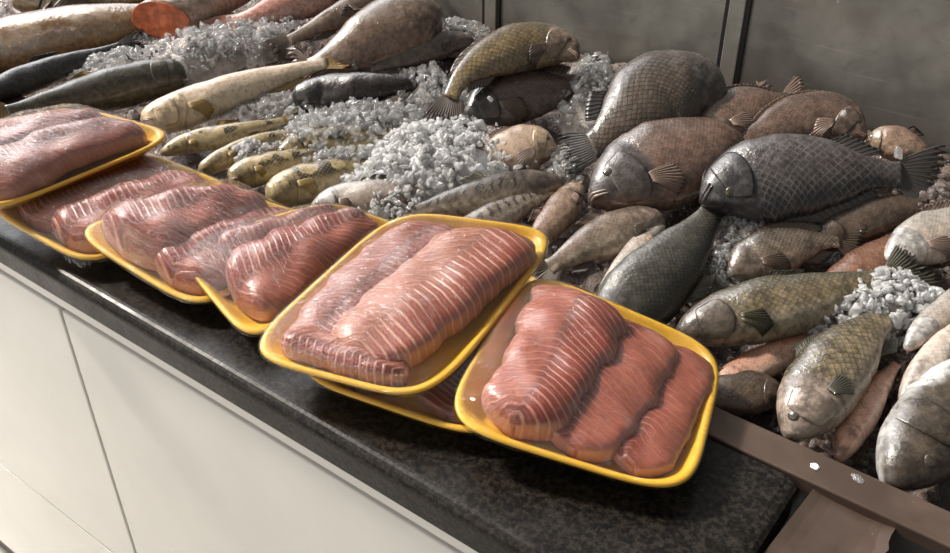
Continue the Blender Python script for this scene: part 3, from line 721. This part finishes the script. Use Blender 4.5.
# middle and right
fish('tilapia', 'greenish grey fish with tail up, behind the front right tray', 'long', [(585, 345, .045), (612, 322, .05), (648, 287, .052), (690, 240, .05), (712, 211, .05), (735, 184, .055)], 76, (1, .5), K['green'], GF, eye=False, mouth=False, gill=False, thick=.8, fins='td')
fish('scaled_fish', 'small brown scaled fish with pale belly, below the dark one', 'tilapia', [(728, 276, .035), (755, 261, .038), (795, 247, .038), (832, 241, .035), (866, 246, .03)], 50, (-.2, -1), K['small'], BF, thick=1.1, gill=False, eye=False, mouth=False, pec=1.2)
fish('red_fish', 'orange red gutted fish under the small brown scaled one', 'long', [(812, 312, .022), (848, 286, .028), (885, 256, .028), (915, 232, .025), (930, 220, .02)], 52, (-.4, -1), K['redfl'], PF, eye=False, gill=False, mouth=False, fins='ta')
fish('pale_fish', 'pale silvery fish entering from the right edge, mid height', 'tilapia', [(884, 262, .04), (915, 246, .045), (950, 232, .045), (1000, 212, .04), (1040, 200, .04)], 56, (-.3, -1), K['silver'], PF, eye=False, mouth=False, gill=False)
fish('mullet', 'yellow olive fish with green tail lying in front of the ice bank', 'long', [(676, 338, .045), (705, 326, .05), (755, 312, .052), (815, 299, .048), (870, 284, .045), (928, 256, .045)], 62, (-.1, -1), K['olive'], GF, eye=False, mouth=False, pecmat=fin_of((.11, .10, .055), (.05, .05, .03), 10), pec=1.25, fh=.6)
fish('gutted_fish', 'pink gutted belly strip under the yellow olive fish', 'long', [(708, 398, .02), (738, 376, .024), (778, 356, .026), (820, 338, .024), (840, 330, .02)], 34, (0, -1), K['flap'], PF, eye=False, gill=False, mouth=False, fins='')
fish('brown_fish', 'shaded brown fish squeezed between the rim and front right tray', 'tilapia', [(790, 398, .018), (760, 394, .022), (725, 396, .022), (690, 400, .02), (670, 402, .02)], 46, (0, -1), K['shade'], BF, eye=False, mouth=False, fins='d')
fish('tilapia', 'barred olive fish with pale head pointing down at the rim', 'long', [(788, 440, .045), (806, 412, .052), (832, 372, .054), (862, 337, .05), (884, 318, .045), (902, 300, .035)], 78, (-1, -.5), K['olive2'], GF, mouth=False, thick=.95, pec=1.0, fh=.6, eyes=1.1, face=.5)
fish('gutted_fish', 'brown pink fish beside the downward barred one, touching the rim', 'long', [(838, 462, .026), (852, 432, .032), (872, 396, .032), (898, 362, .024)], 36, (-1, 0), K['flap'], PF, eye=False, gill=False, mouth=False, fins='')
fish('silver_fish', 'silver and brown fish head in the bottom right corner', 'long', [(888, 490, .045), (906, 462, .05), (945, 412, .052), (990, 360, .05), (1030, 320, .045)], 92, (1, .35), K['head'], GF, eyes=1.15, eyepos=(.155, .55), gillspan=(.23, .37), thick=.9, face=.6, mouth=False, fins='tda')
fish('pale_fish', 'white bellied fish behind the bottom right fish head', 'long', [(900, 402, .035), (922, 376, .038), (955, 340, .038), (1000, 300, .035), (1030, 280, .03)], 40, (1, .5), K['white'], PF, eye=False, gill=False, mouth=False, fins='ta')
fish('pale_fish', 'pinkish white fish at the right edge above the ice', 'long', [(905, 350, .04), (930, 326, .042), (965, 296, .042), (1010, 262, .04)], 34, (-1, -.5), K['silver'], PF, eye=False, gill=False, mouth=False, fins='')
# in the middle, behind the trays
fish('spotted_fish', 'yellow spotted fish just right of the leftmost tray corner', 'long', [(160, 154, .035), (190, 143, .038), (240, 132, .037), (285, 120, .03), (305, 114, .026)], 22, (0, -1), K['yspot'], YF_, mouth=False)
fish('spotted_fish', 'thin yellowish fish with dark back marks and orange edge', 'catfish', [(200, 172, .042), (225, 158, .044), (262, 142, .042), (310, 130, .034), (330, 126, .03)], 20, (0, -1), K['yspot'], YF_, mouth=False, eye=False)
fish('spotted_fish', 'yellow fish showing its face under the small ice lump', 'catfish', [(230, 183, .036), (252, 172, .038), (285, 164, .035), (325, 150, .03), (345, 144, .028)], 29, (0, -1), K['yspot'], YF_, lipmat=M_PALELIP)
fish('spotted_fish', 'yellow fish with dark blotches and ribbed fin, fourth behind the trays', 'catfish', [(268, 200, .036), (292, 188, .04), (332, 176, .038), (380, 164, .03), (405, 158, .026)], 36, (0, -1), K['yspot'], YF_, mouth=False, eye=False, pec=1.3)
fish('spotted_fish', 'yellow and black fish half buried in clear ice', 'long', [(275, 158, .034), (310, 143, .036), (355, 140, .034), (400, 134, .03), (420, 130, .028)], 28, (0, -1), K['yspot'], YF_, mouth=False, eye=False)
fish('silver_fish', 'silver headed pale fish left of the ice heap', 'long', [(309, 213, .036), (338, 202, .04), (385, 196, .04), (440, 186, .034), (465, 180, .03)], 34, (0, -1), K['silver'], PF)
fish('spotted_fish', 'dark brown spotted fish in front of the ice heap', 'long', [(564, 184, .034), (538, 186, .037), (490, 196, .04), (440, 206, .038), (410, 212, .036), (378, 218, .034)], 38, (0, -1), K['spot'], ((.2, .2, .16), (.28, .27, .22)), fins='td', mouth=False, eye=False, gill=False)
fish('spotted_fish', 'small spotted fish with white belly behind the tilted tray', 'long', [(445, 246, .03), (475, 228, .036), (512, 210, .038), (548, 192, .035), (566, 182, .03)], 31, (-.3, -1), K['spot2'], BF, gill=False, eye=False, mouth=False, fins='dt')
fish('small_fish', 'rosy brown fish pointing up beside the white bellied spotted one', 'long', [(580, 184, .034), (566, 204, .038), (546, 230, .038), (526, 252, .034), (515, 265, .03)], 33, (-1, -.2), K['rosy'], PF, fins='dp')
fish('tan_fish', 'pale tan fish head facing right beyond the ice heap', 'tilapia', [(557, 151, .032), (535, 149, .034), (500, 160, .030), (465, 174, .026), (445, 180, .03)], 50, (0, -1), K['tan'], PF, lipmat=M_PALELIP, thick=1.2)
fish('striped_fish', 'striped brown fish with white belly right of the tilted tray', 'long', [(664, 218, .032), (632, 229, .037), (592, 244, .04), (555, 264, .036), (528, 280, .03)], 46, (-.2, -1), K['stripe'], BF, eye=False, gill=False, mouth=False)
fish('pale_fish', 'white and pink belly up fish beside the greenish fish', 'long', [(664, 226, .034), (646, 240, .038), (622, 268, .038), (600, 296, .034), (590, 310, .03)], 24, (-1, -.3), K['white'], ((.5, .3, .2), (.5, .3, .2)), eye=False, gill=False, mouth=False, fins='p')
fish('brown_fish', 'dark brown fish lying in the shade under the dark net-scaled tail', 'long', [(800, 246, .02), (838, 232, .03), (885, 214, .034), (935, 206, .03), (965, 200, .03)], 40, (0, -1), K['shade'], BF, eye=False, mouth=False, fins='')
# ------------------------------------------------------------------ trays, fillets and wrap
def traymat():
    m, nt, b = newmat('yellow_foam')
    L(nt, mixc(nt, smooth(nt, noise(nt, 40, 4), .3, .7), (.84, .46, .022), (.90, .54, .045)), b.inputs['Base Color'])
    b.inputs['Roughness'].default_value = .38; b.inputs['Subsurface Weight'].default_value = .12
    b.inputs['Subsurface Radius'].default_value = (.006, .004, .001)
    L(nt, bump(nt, noise(nt, 700, 2), .0006, .25), b.inputs['Normal'])
    return m
def filletmat(name, red, pink, pale, freq=.0078, flip=1, dk=.5, w0=.05, ls=1.0):
    m, nt, b = newmat(name)
    bv, t, q = uv(nt, 'body'); fv, u, v = uv(nt, 'flank')
    n1 = noise(nt, 22, 3); n2 = noise(nt, 90, 4); n3 = noise(nt, 260, 3)
    qe = q; q = math_(nt, 'MULTIPLY', math_(nt, 'DIVIDE', v, .045), flip)
    qq = math_(nt, 'ADD', q, math_(nt, 'MULTIPLY', math_(nt, 'SUBTRACT', n1, .5), .5))
    ph = math_(nt, 'ADD', math_(nt, 'DIVIDE', u, freq), math_(nt, 'MULTIPLY', math_(nt, 'ABSOLUTE', math_(nt, 'SUBTRACT', qq, w0)), -2.6))
    ph = math_(nt, 'ADD', ph, math_(nt, 'MULTIPLY', n1, 2.2))
    tri = math_(nt, 'ABSOLUTE', math_(nt, 'SUBTRACT', math_(nt, 'FRACT', ph), .5))
    ln = smooth(nt, math_(nt, 'ADD', tri, math_(nt, 'MULTIPLY', math_(nt, 'SUBTRACT', n2, .5), .12)), .29, .43)
    ph2 = math_(nt, 'MULTIPLY', ph, 2.0)
    tri2 = math_(nt, 'ABSOLUTE', math_(nt, 'SUBTRACT', math_(nt, 'FRACT', ph2), .5))
    upper = smooth(nt, qq, -.12, .22)
    c = mixc(nt, upper, pink, red)
    c = mixc(nt, smooth(nt, n2, .3, .7, 0, .5), c, tuple(x * .72 for x in red))
    mid = smooth(nt, math_(nt, 'ABSOLUTE', math_(nt, 'SUBTRACT', qq, w0)), .03, .15, 1, 0)
    c = mixc(nt, math_(nt, 'MULTIPLY', mid, dk), c, tuple(x * .40 for x in red))
    amt = math_(nt, 'ADD', math_(nt, 'MULTIPLY', upper, .40), .34)
    amt = math_(nt, 'MULTIPLY', amt, smooth(nt, noise(nt, 34, 3), .3, .62, .25 * ls, ls))
    c = mixc(nt, math_(nt, 'MULTIPLY', ln, amt), c, pale)
    c = mixc(nt, math_(nt, 'MULTIPLY', smooth(nt, tri2, .40, .48), .22), c, pale)
    c = mixc(nt, smooth(nt, n1, .60, .72, 0, .45), c, (.40, .27, .25))
    ed = smooth(nt, math_(nt, 'ABSOLUTE', qe), .80, .99)
    c = mixc(nt, math_(nt, 'MULTIPLY', ed, .45), c, (.55, .34, .28))
    L(nt, c, b.inputs['Base Color']); b.inputs['Roughness'].default_value = .32
    b.inputs['Subsurface Weight'].default_value = .22; b.inputs['Subsurface Radius'].default_value = (.008, .003, .002); b.inputs['Subsurface Scale'].default_value = .6
    b.inputs['Coat Weight'].default_value = .25
    nn = bump(nt, ln, .0012, .5 * ls * ls); nn = bump(nt, n3, .0012, .35, nn)
    L(nt, nn, b.inputs['Normal'])
    return m
def wrapmat():
    m = bpy.data.materials.new('clear_plastic_wrap'); m.use_nodes = True; nt = m.node_tree; nt.nodes.clear()
    out = N(nt, 'ShaderNodeOutputMaterial'); mx = N(nt, 'ShaderNodeMixShader'); tr = N(nt, 'ShaderNodeBsdfTransparent'); gl = N(nt, 'ShaderNodeBsdfGlossy')
    tr.inputs[0].default_value = (.975, .975, .975, 1); gl.inputs['Roughness'].default_value = .045
    t = N(nt, 'ShaderNodeTexCoord'); bv, a, r = uv(nt, 'wrap')
    mp = N(nt, 'ShaderNodeMapping'); mp.inputs['Scale'].default_value = (2.2, 9, 1); L(nt, bv, mp.inputs[0])
    n1 = noise(nt, 5.0, 5, mp.outputs[0], .6); n2 = noise(nt, 30, 3); n3 = noise(nt, 13, 2)
    rd = smooth(nt, math_(nt, 'ABSOLUTE', math_(nt, 'SUBTRACT', n1, .5)), 0, .12, 1, 0)
    h = math_(nt, 'ADD', math_(nt, 'MULTIPLY', rd, .55), math_(nt, 'ADD', math_(nt, 'MULTIPLY', n2, .28), math_(nt, 'MULTIPLY', n3, 2.0)))
    nn = bump(nt, h, .005, .48)
    L(nt, nn, gl.inputs['Normal'])
    fr = N(nt, 'ShaderNodeLayerWeight'); fr.inputs[0].default_value = .5; L(nt, nn, fr.inputs['Normal'])
    fac = math_(nt, 'ADD', math_(nt, 'MULTIPLY', math_(nt, 'POWER', fr.outputs['Facing'], 4.0), .75), .05)
    L(nt, fac, mx.inputs[0]); L(nt, tr.outputs[0], mx.inputs[1]); L(nt, gl.outputs[0], mx.inputs[2])
    L(nt, mx.outputs[0], out.inputs[0])
    return m
M_TRAY = traymat(); M_WRAP = wrapmat()
FM = [filletmat('red_fillet_flesh', (.255, .034, .019), (.39, .105, .062), (.64, .31, .22)),
      filletmat('pink_fillet_flesh', (.27, .046, .027), (.40, .13, .08), (.64, .35, .25), flip=-1, w0=.1),
      filletmat('deep_fillet_flesh', (.23, .040, .025), (.36, .11, .072), (.54, .27, .19), freq=.0068, dk=.7, ls=.85),
      filletmat('pale_fillet_flesh', (.32, .065, .036), (.46, .17, .105), (.70, .41, .29), freq=.0088, dk=.3, w0=-.1),
      filletmat('plain_fillet_flesh', (.26, .042, .023), (.38, .105, .064), (.52, .26, .18), freq=.0082, flip=-1, dk=.35, w0=.2, ls=.68)]
SE = lambda c, n=5.0: math.copysign(abs(c) ** (2 / n), c)

def pack(label, corners, fillets, wraplabel=None, flange=.006, curl=0.0):
    A, B, Cc, D = [P(a, b, CT + z) for a, b, z in corners]
    Lu = .5 * (np.linalg.norm(B - A) + np.linalg.norm(Cc - D)); Lv = .5 * (np.linalg.norm(D - A) + np.linalg.norm(Cc - B))
    nn = nrm(np.cross(Cc - A, D - B)); nn = nn if nn[2] > 0 else -nn
    def pt(u, v, h):
        return (A * (1 - u) + B * u) * (1 - v) + (D * (1 - u) + Cc * u) * v + nn * (h + curl * ((2 * u - 1) ** 2 - .33) * .5)
    NT = 112
    TH = [2 * math.pi * (j + .5) / NT for j in range(NT)]
    def rim(inset, th):
        return .5 + (.5 - inset / Lu) * SE(math.cos(th)), .5 + (.5 - inset / Lv) * SE(math.sin(th))
    root = tag(empty('foam_tray', pt(.5, .5, -.02)), label, 'tray', 'wrapped yellow foam trays along the worktop')
    loops = [(.030, -.0215), (.019, -.0215), (.016, -.0195), (.0055, -.0042), (.001, -.0038), (0, -.002), (.0004, -.0004), (.0022, .0006), (.0050, .0002), (.0075, -.0022), (.0175, -.0155), (.021, -.0178), (.032, -.0182)]
    V = []
    for ins, h in loops:
        for th in TH: V.append(pt(*rim(ins, th), h))
    f = grid_faces(len(loops), NT, True)
    V.append(pt(.5, .5, -.0215)); V.append(pt(.5, .5, -.0182)); a, b = len(V) - 2, len(V) - 1
    for j in range(NT):
        f.append((a, j, (j + 1) % NT)); q = (len(loops) - 1) * NT; f.append((b, q + j, q + (j + 1) % NT))
    mesh('tray_shell', V, f, M_TRAY, root)
    # fillets
    G = 61; hh = np.full((G, G), -.0175)
    gu, gv = np.meshgrid(np.linspace(0, 1, G), np.linspace(0, 1, G), indexing='ij')
    for fl in fillets:
        lab, (u0, v0, u1, v1), hw, tk, base, mi = fl[:6]; arch = fl[6] if len(fl) > 6 else 0.0
        p0 = np.array([u0 * Lu, v0 * Lv]); p1 = np.array([u1 * Lu, v1 * Lv]); dl = p1 - p0; ll = np.linalg.norm(dl); dr = dl / ll; sd_ = np.array([-dr[1], dr[0]])
        ph = rng.rand() * 6; side = 1 if mi != 1 else -1
        def pr(t):
            return (1 + .05 * np.sin(t * 9 + ph) + .03 * np.sin(t * 27 + 2 * ph)) * np.sqrt(np.clip(1 - np.clip((.16 - t) / .16, 0, 1) ** 2.4, 0, 1)) * np.sqrt(np.clip(1 - np.clip((t - .88) / .12, 0, 1) ** 2.4, 0, 1)) * (1 - .28 * np.clip(t, 0, 1) ** 2)
        def cen(t): return .10 * hw * math.sin(t * 3.0 + ph)
        def hgt(t, q): return base + arch * np.sin(np.clip(t, 0, 1) * math.pi) + tk * (.35 + .65 * np.clip(1 - abs(q) ** 2.2, 0, 1) ** .6) * (.55 + .45 * pr(t)) - tk * .35 * (abs(q) ** 4)
        NTt, NQ = 56, 30; V, ub, uf = [], [], []
        for i in range(NTt):
            t = i / (NTt - 1); w_ = hw * max(.04, pr(t)) * (1 + .035 * math.sin(t * 23 + ph) + .02 * math.sin(t * 51))
            for k in range(NQ + 1):
                a_ = 2 * math.pi * k / NQ
                q = math.cos(a_); top_ = math.sin(a_) >= 0
                xy = p0 + dr * ll * t + sd_ * (q * w_ + cen(t))
                z0 = base + arch * math.sin(t * math.pi)
                tz = tk * max(.12, pr(t)) ** .6
                z = z0 + (tz * abs(math.sin(a_)) ** .44 * (1 + .07 * math.sin(t * 9 + q * 3 + ph) + .05 * math.sin(t * 19 - q * 5 + ph) + .16 * q * side - .06 * max(0, 1 - abs(q) * 5)) if top_ else -max(.002, base + .0165) * abs(math.sin(a_)) ** .6)
                V.append(pt(xy[0] / Lu, xy[1] / Lv, z)); ub.append((t, q)); uf.append((t * ll, q * w_))
        f = grid_faces(NTt, NQ + 1)
        m1 = NQ + 1
        f += [tuple(range(NQ)), tuple(range((NTt - 1) * m1, (NTt - 1) * m1 + NQ))]
        o = mesh('fish_fillet', V, f, FM[mi], None, {'body': ub, 'flank': uf})
        tag(o, lab, 'fillet', 'raw fish fillets in the yellow trays')
        X = gu * Lu - p0[0]; Y = gv * Lv - p0[1]
        t = (X * dr[0] + Y * dr[1]) / ll; wloc = hw * np.maximum(.04, pr(t)) * 1.04; q = (X * sd_[0] + Y * sd_[1]) / wloc
        ok = (t > 0) & (t < 1) & (abs(q) < 1)
        z = base + arch * np.sin(np.clip(t, 0, 1) * math.pi) + tk * np.maximum(.12, pr(t)) ** .6 * np.clip(1 - q * q, 0, 1) ** .22 * (1.12 + .16 * q * side)
        hh = np.where(ok, np.maximum(hh, z * 1.03 + .0012), hh)
    # stretched film: an elastic sheet over the fillets, held at the rim
    n6 = (abs(2 * gu - 1) ** 5 + abs(2 * gv - 1) ** 5); inside = n6 < .93
    film = np.where(inside, np.maximum(hh, .001), .0012)
    for _ in range(260):
        av = film.copy(); av[1:-1, 1:-1] = .25 * (film[:-2, 1:-1] + film[2:, 1:-1] + film[1:-1, :-2] + film[1:-1, 2:])
        film = np.where(inside, np.maximum(av, hh), .0012)
    def fh_(u, v):
        x = min(max(u, 0), 1) * (G - 1); y = min(max(v, 0), 1) * (G - 1); i, j = min(int(x), G - 2), min(int(y), G - 2); a, b = x - i, y - j
        return film[i, j] * (1 - a) * (1 - b) + film[i + 1, j] * a * (1 - b) + film[i, j + 1] * (1 - a) * b + film[i + 1, j + 1] * a * b
    V, q, f = [], [], []
    NR = 34; ph = rng.rand() * 6
    for i in range(1, NR + 1):
        r = i / NR
        for th in TH:
            u, v = .5 + .5 * r * SE(math.cos(th)), .5 + .5 * r * SE(math.sin(th))
            wr = .0006 * math.sin(th * 23 + ph + 3 * math.sin(th * 5)) * r ** 3 * (1.2 - r)
            V.append(pt(u, v, fh_(u, v) * (1 if r < .97 else .7) + .0006 + wr)); q.append((u, v))
    for ins, h in ((-.0012, -.0005), (-.0010, -.0045), (.0055, -.0062), (.0150, -.0212), (.024, -.0230)):
        for j, th in enumerate(TH):
            uu, vv = rim(ins, th); V.append(pt(uu, vv, h + .0006 * math.sin(j * 1.7 + ph))); q.append((uu * 1.1, vv * 1.1))
    f = grid_faces(NR + 5, NT, True)
    V.append(pt(.5, .5, fh_(.5, .5) + .0006)); q.append((.5, .5)); a = len(V) - 1
    for j in range(NT): f.append((a, j, (j + 1) % NT))
    mesh('plastic_wrap', V, f, M_WRAP, root, {'wrap': q})
    root['_'] = 0; del root['_']
    return pt, root

def crumple(pt, root, u, v, h, r):
    V, q = [], []
    for i in range(14):
        for j in range(14):
            a, b = i / 13 - .5, j / 13 - .5
            V.append(pt(u, v, h) + np.array([a * r * 2.2, b * r, .35 * r * (math.sin(a * 21 + b * 9) * math.cos(b * 25 - a * 7)) + rng.randn() * .0012])); q.append((a * 3, b * 3))
    mesh('wrap_end', V, grid_faces(14, 14), M_WRAP, root, {'wrap': q}, smooth=False)

pack('yellow foam tray second from the left, under the leftmost one', [(-20, 205, .045), (90, 268, .022), (245, 190, .030), (140, 148, .055)],
     [('fillet along the left of the tray under the leftmost one', (.31, .08, .31, .94), .040, .018, -.006, 2), ('fillet along the right of the tray under the leftmost one', (.68, .08, .66, .94), .038, .026, -.006, 0, .004)])
pack('leftmost yellow foam tray, stacked on top of another', [(-112, 168, .078), (-8, 213, .062), (184, 134, .080), (72, 104, .095)],
     [('fillet on the far side of the leftmost top tray', (.30, .08, .31, .94), .040, .028, -.006, 1, .008), ('fillet on the near side of the leftmost top tray', (.68, .07, .66, .94), .042, .026, -.006, 2, .008)])
p3, r3 = pack('yellow foam tray third from the left, heaped with two long fillets', [(66, 229, .050), (202, 314, .0225), (332, 222, .030), (225, 186, .055)],
     [('upper long fillet in the third tray from the left', (.36, .09, .38, .94), .046, .036, -.006, 0, .008), ('lower long fillet in the third tray from the left', (.71, .09, .69, .94), .040, .026, -.006, 0, .004), ], curl=.004)
p4, r4 = pack('yellow foam tray fourth from the left, tucked beneath the tilted one', [(170, 247, .050), (254, 350, .0225), (408, 226, .034), (330, 200, .060)],
     [('broad banded fillet in the fourth tray from the left', (.60, .10, .62, .94), .044, .030, -.006, 0, .006), ('thin dark fillet edge in the fourth tray from the left', (.27, .20, .27, .92), .030, .022, -.006, 2)], curl=.006)
pack('flat yellow foam tray under the large tilted one', [(282, 372, .0225), (500, 446, .0225), (562, 285, .0225), (420, 235, .0225)],
     [('fillet showing in the lower tray beneath the tilted tray', (.74, .08, .72, .94), .042, .010, -.008, 2), ('fillet hidden mostly beneath the large tilted tray', (.28, .08, .28, .94), .046, .008, -.008, 0)])
pack('large tilted yellow foam tray lying on another at centre', [(236, 353, .0475), (430, 405, .0475), (566, 230, .075), (396, 208, .088)],
     [('large pale pink fillet filling the right of the tilted centre tray', (.66, .91, .58, .09), .056, .024, -.004, 3, .003), ('red grey fillet along the left of the tilted centre tray', (.30, .93, .26, .10), .040, .017, -.006, 2), ('folded fillet end across the front of the tilted centre tray', (.13, .14, .80, .11), .019, .016, -.004, 1)])
pack('yellow foam tray at front right, nearest to the worktop end', [(435, 421, .046), (692, 501, .0235), (727, 350, .034), (528, 266, .058)],
     [('large banded fillet on the left of the front right tray', (.34, .92, .27, .09), .049, .026, -.002, 0, .003), ('middle fillet of the front right tray', (.62, .90, .55, .08), .047, .019, -.005, 4), ('right fillet of the front right tray', (.81, .90, .78, .09), .034, .013, -.007, 4)])
crumple(p3, r3, .10, -.035, -.030, .016); crumple(p4, r4, .12, -.035, -.032, .022); crumple(p4, r4, .26, -.04, -.026, .016)
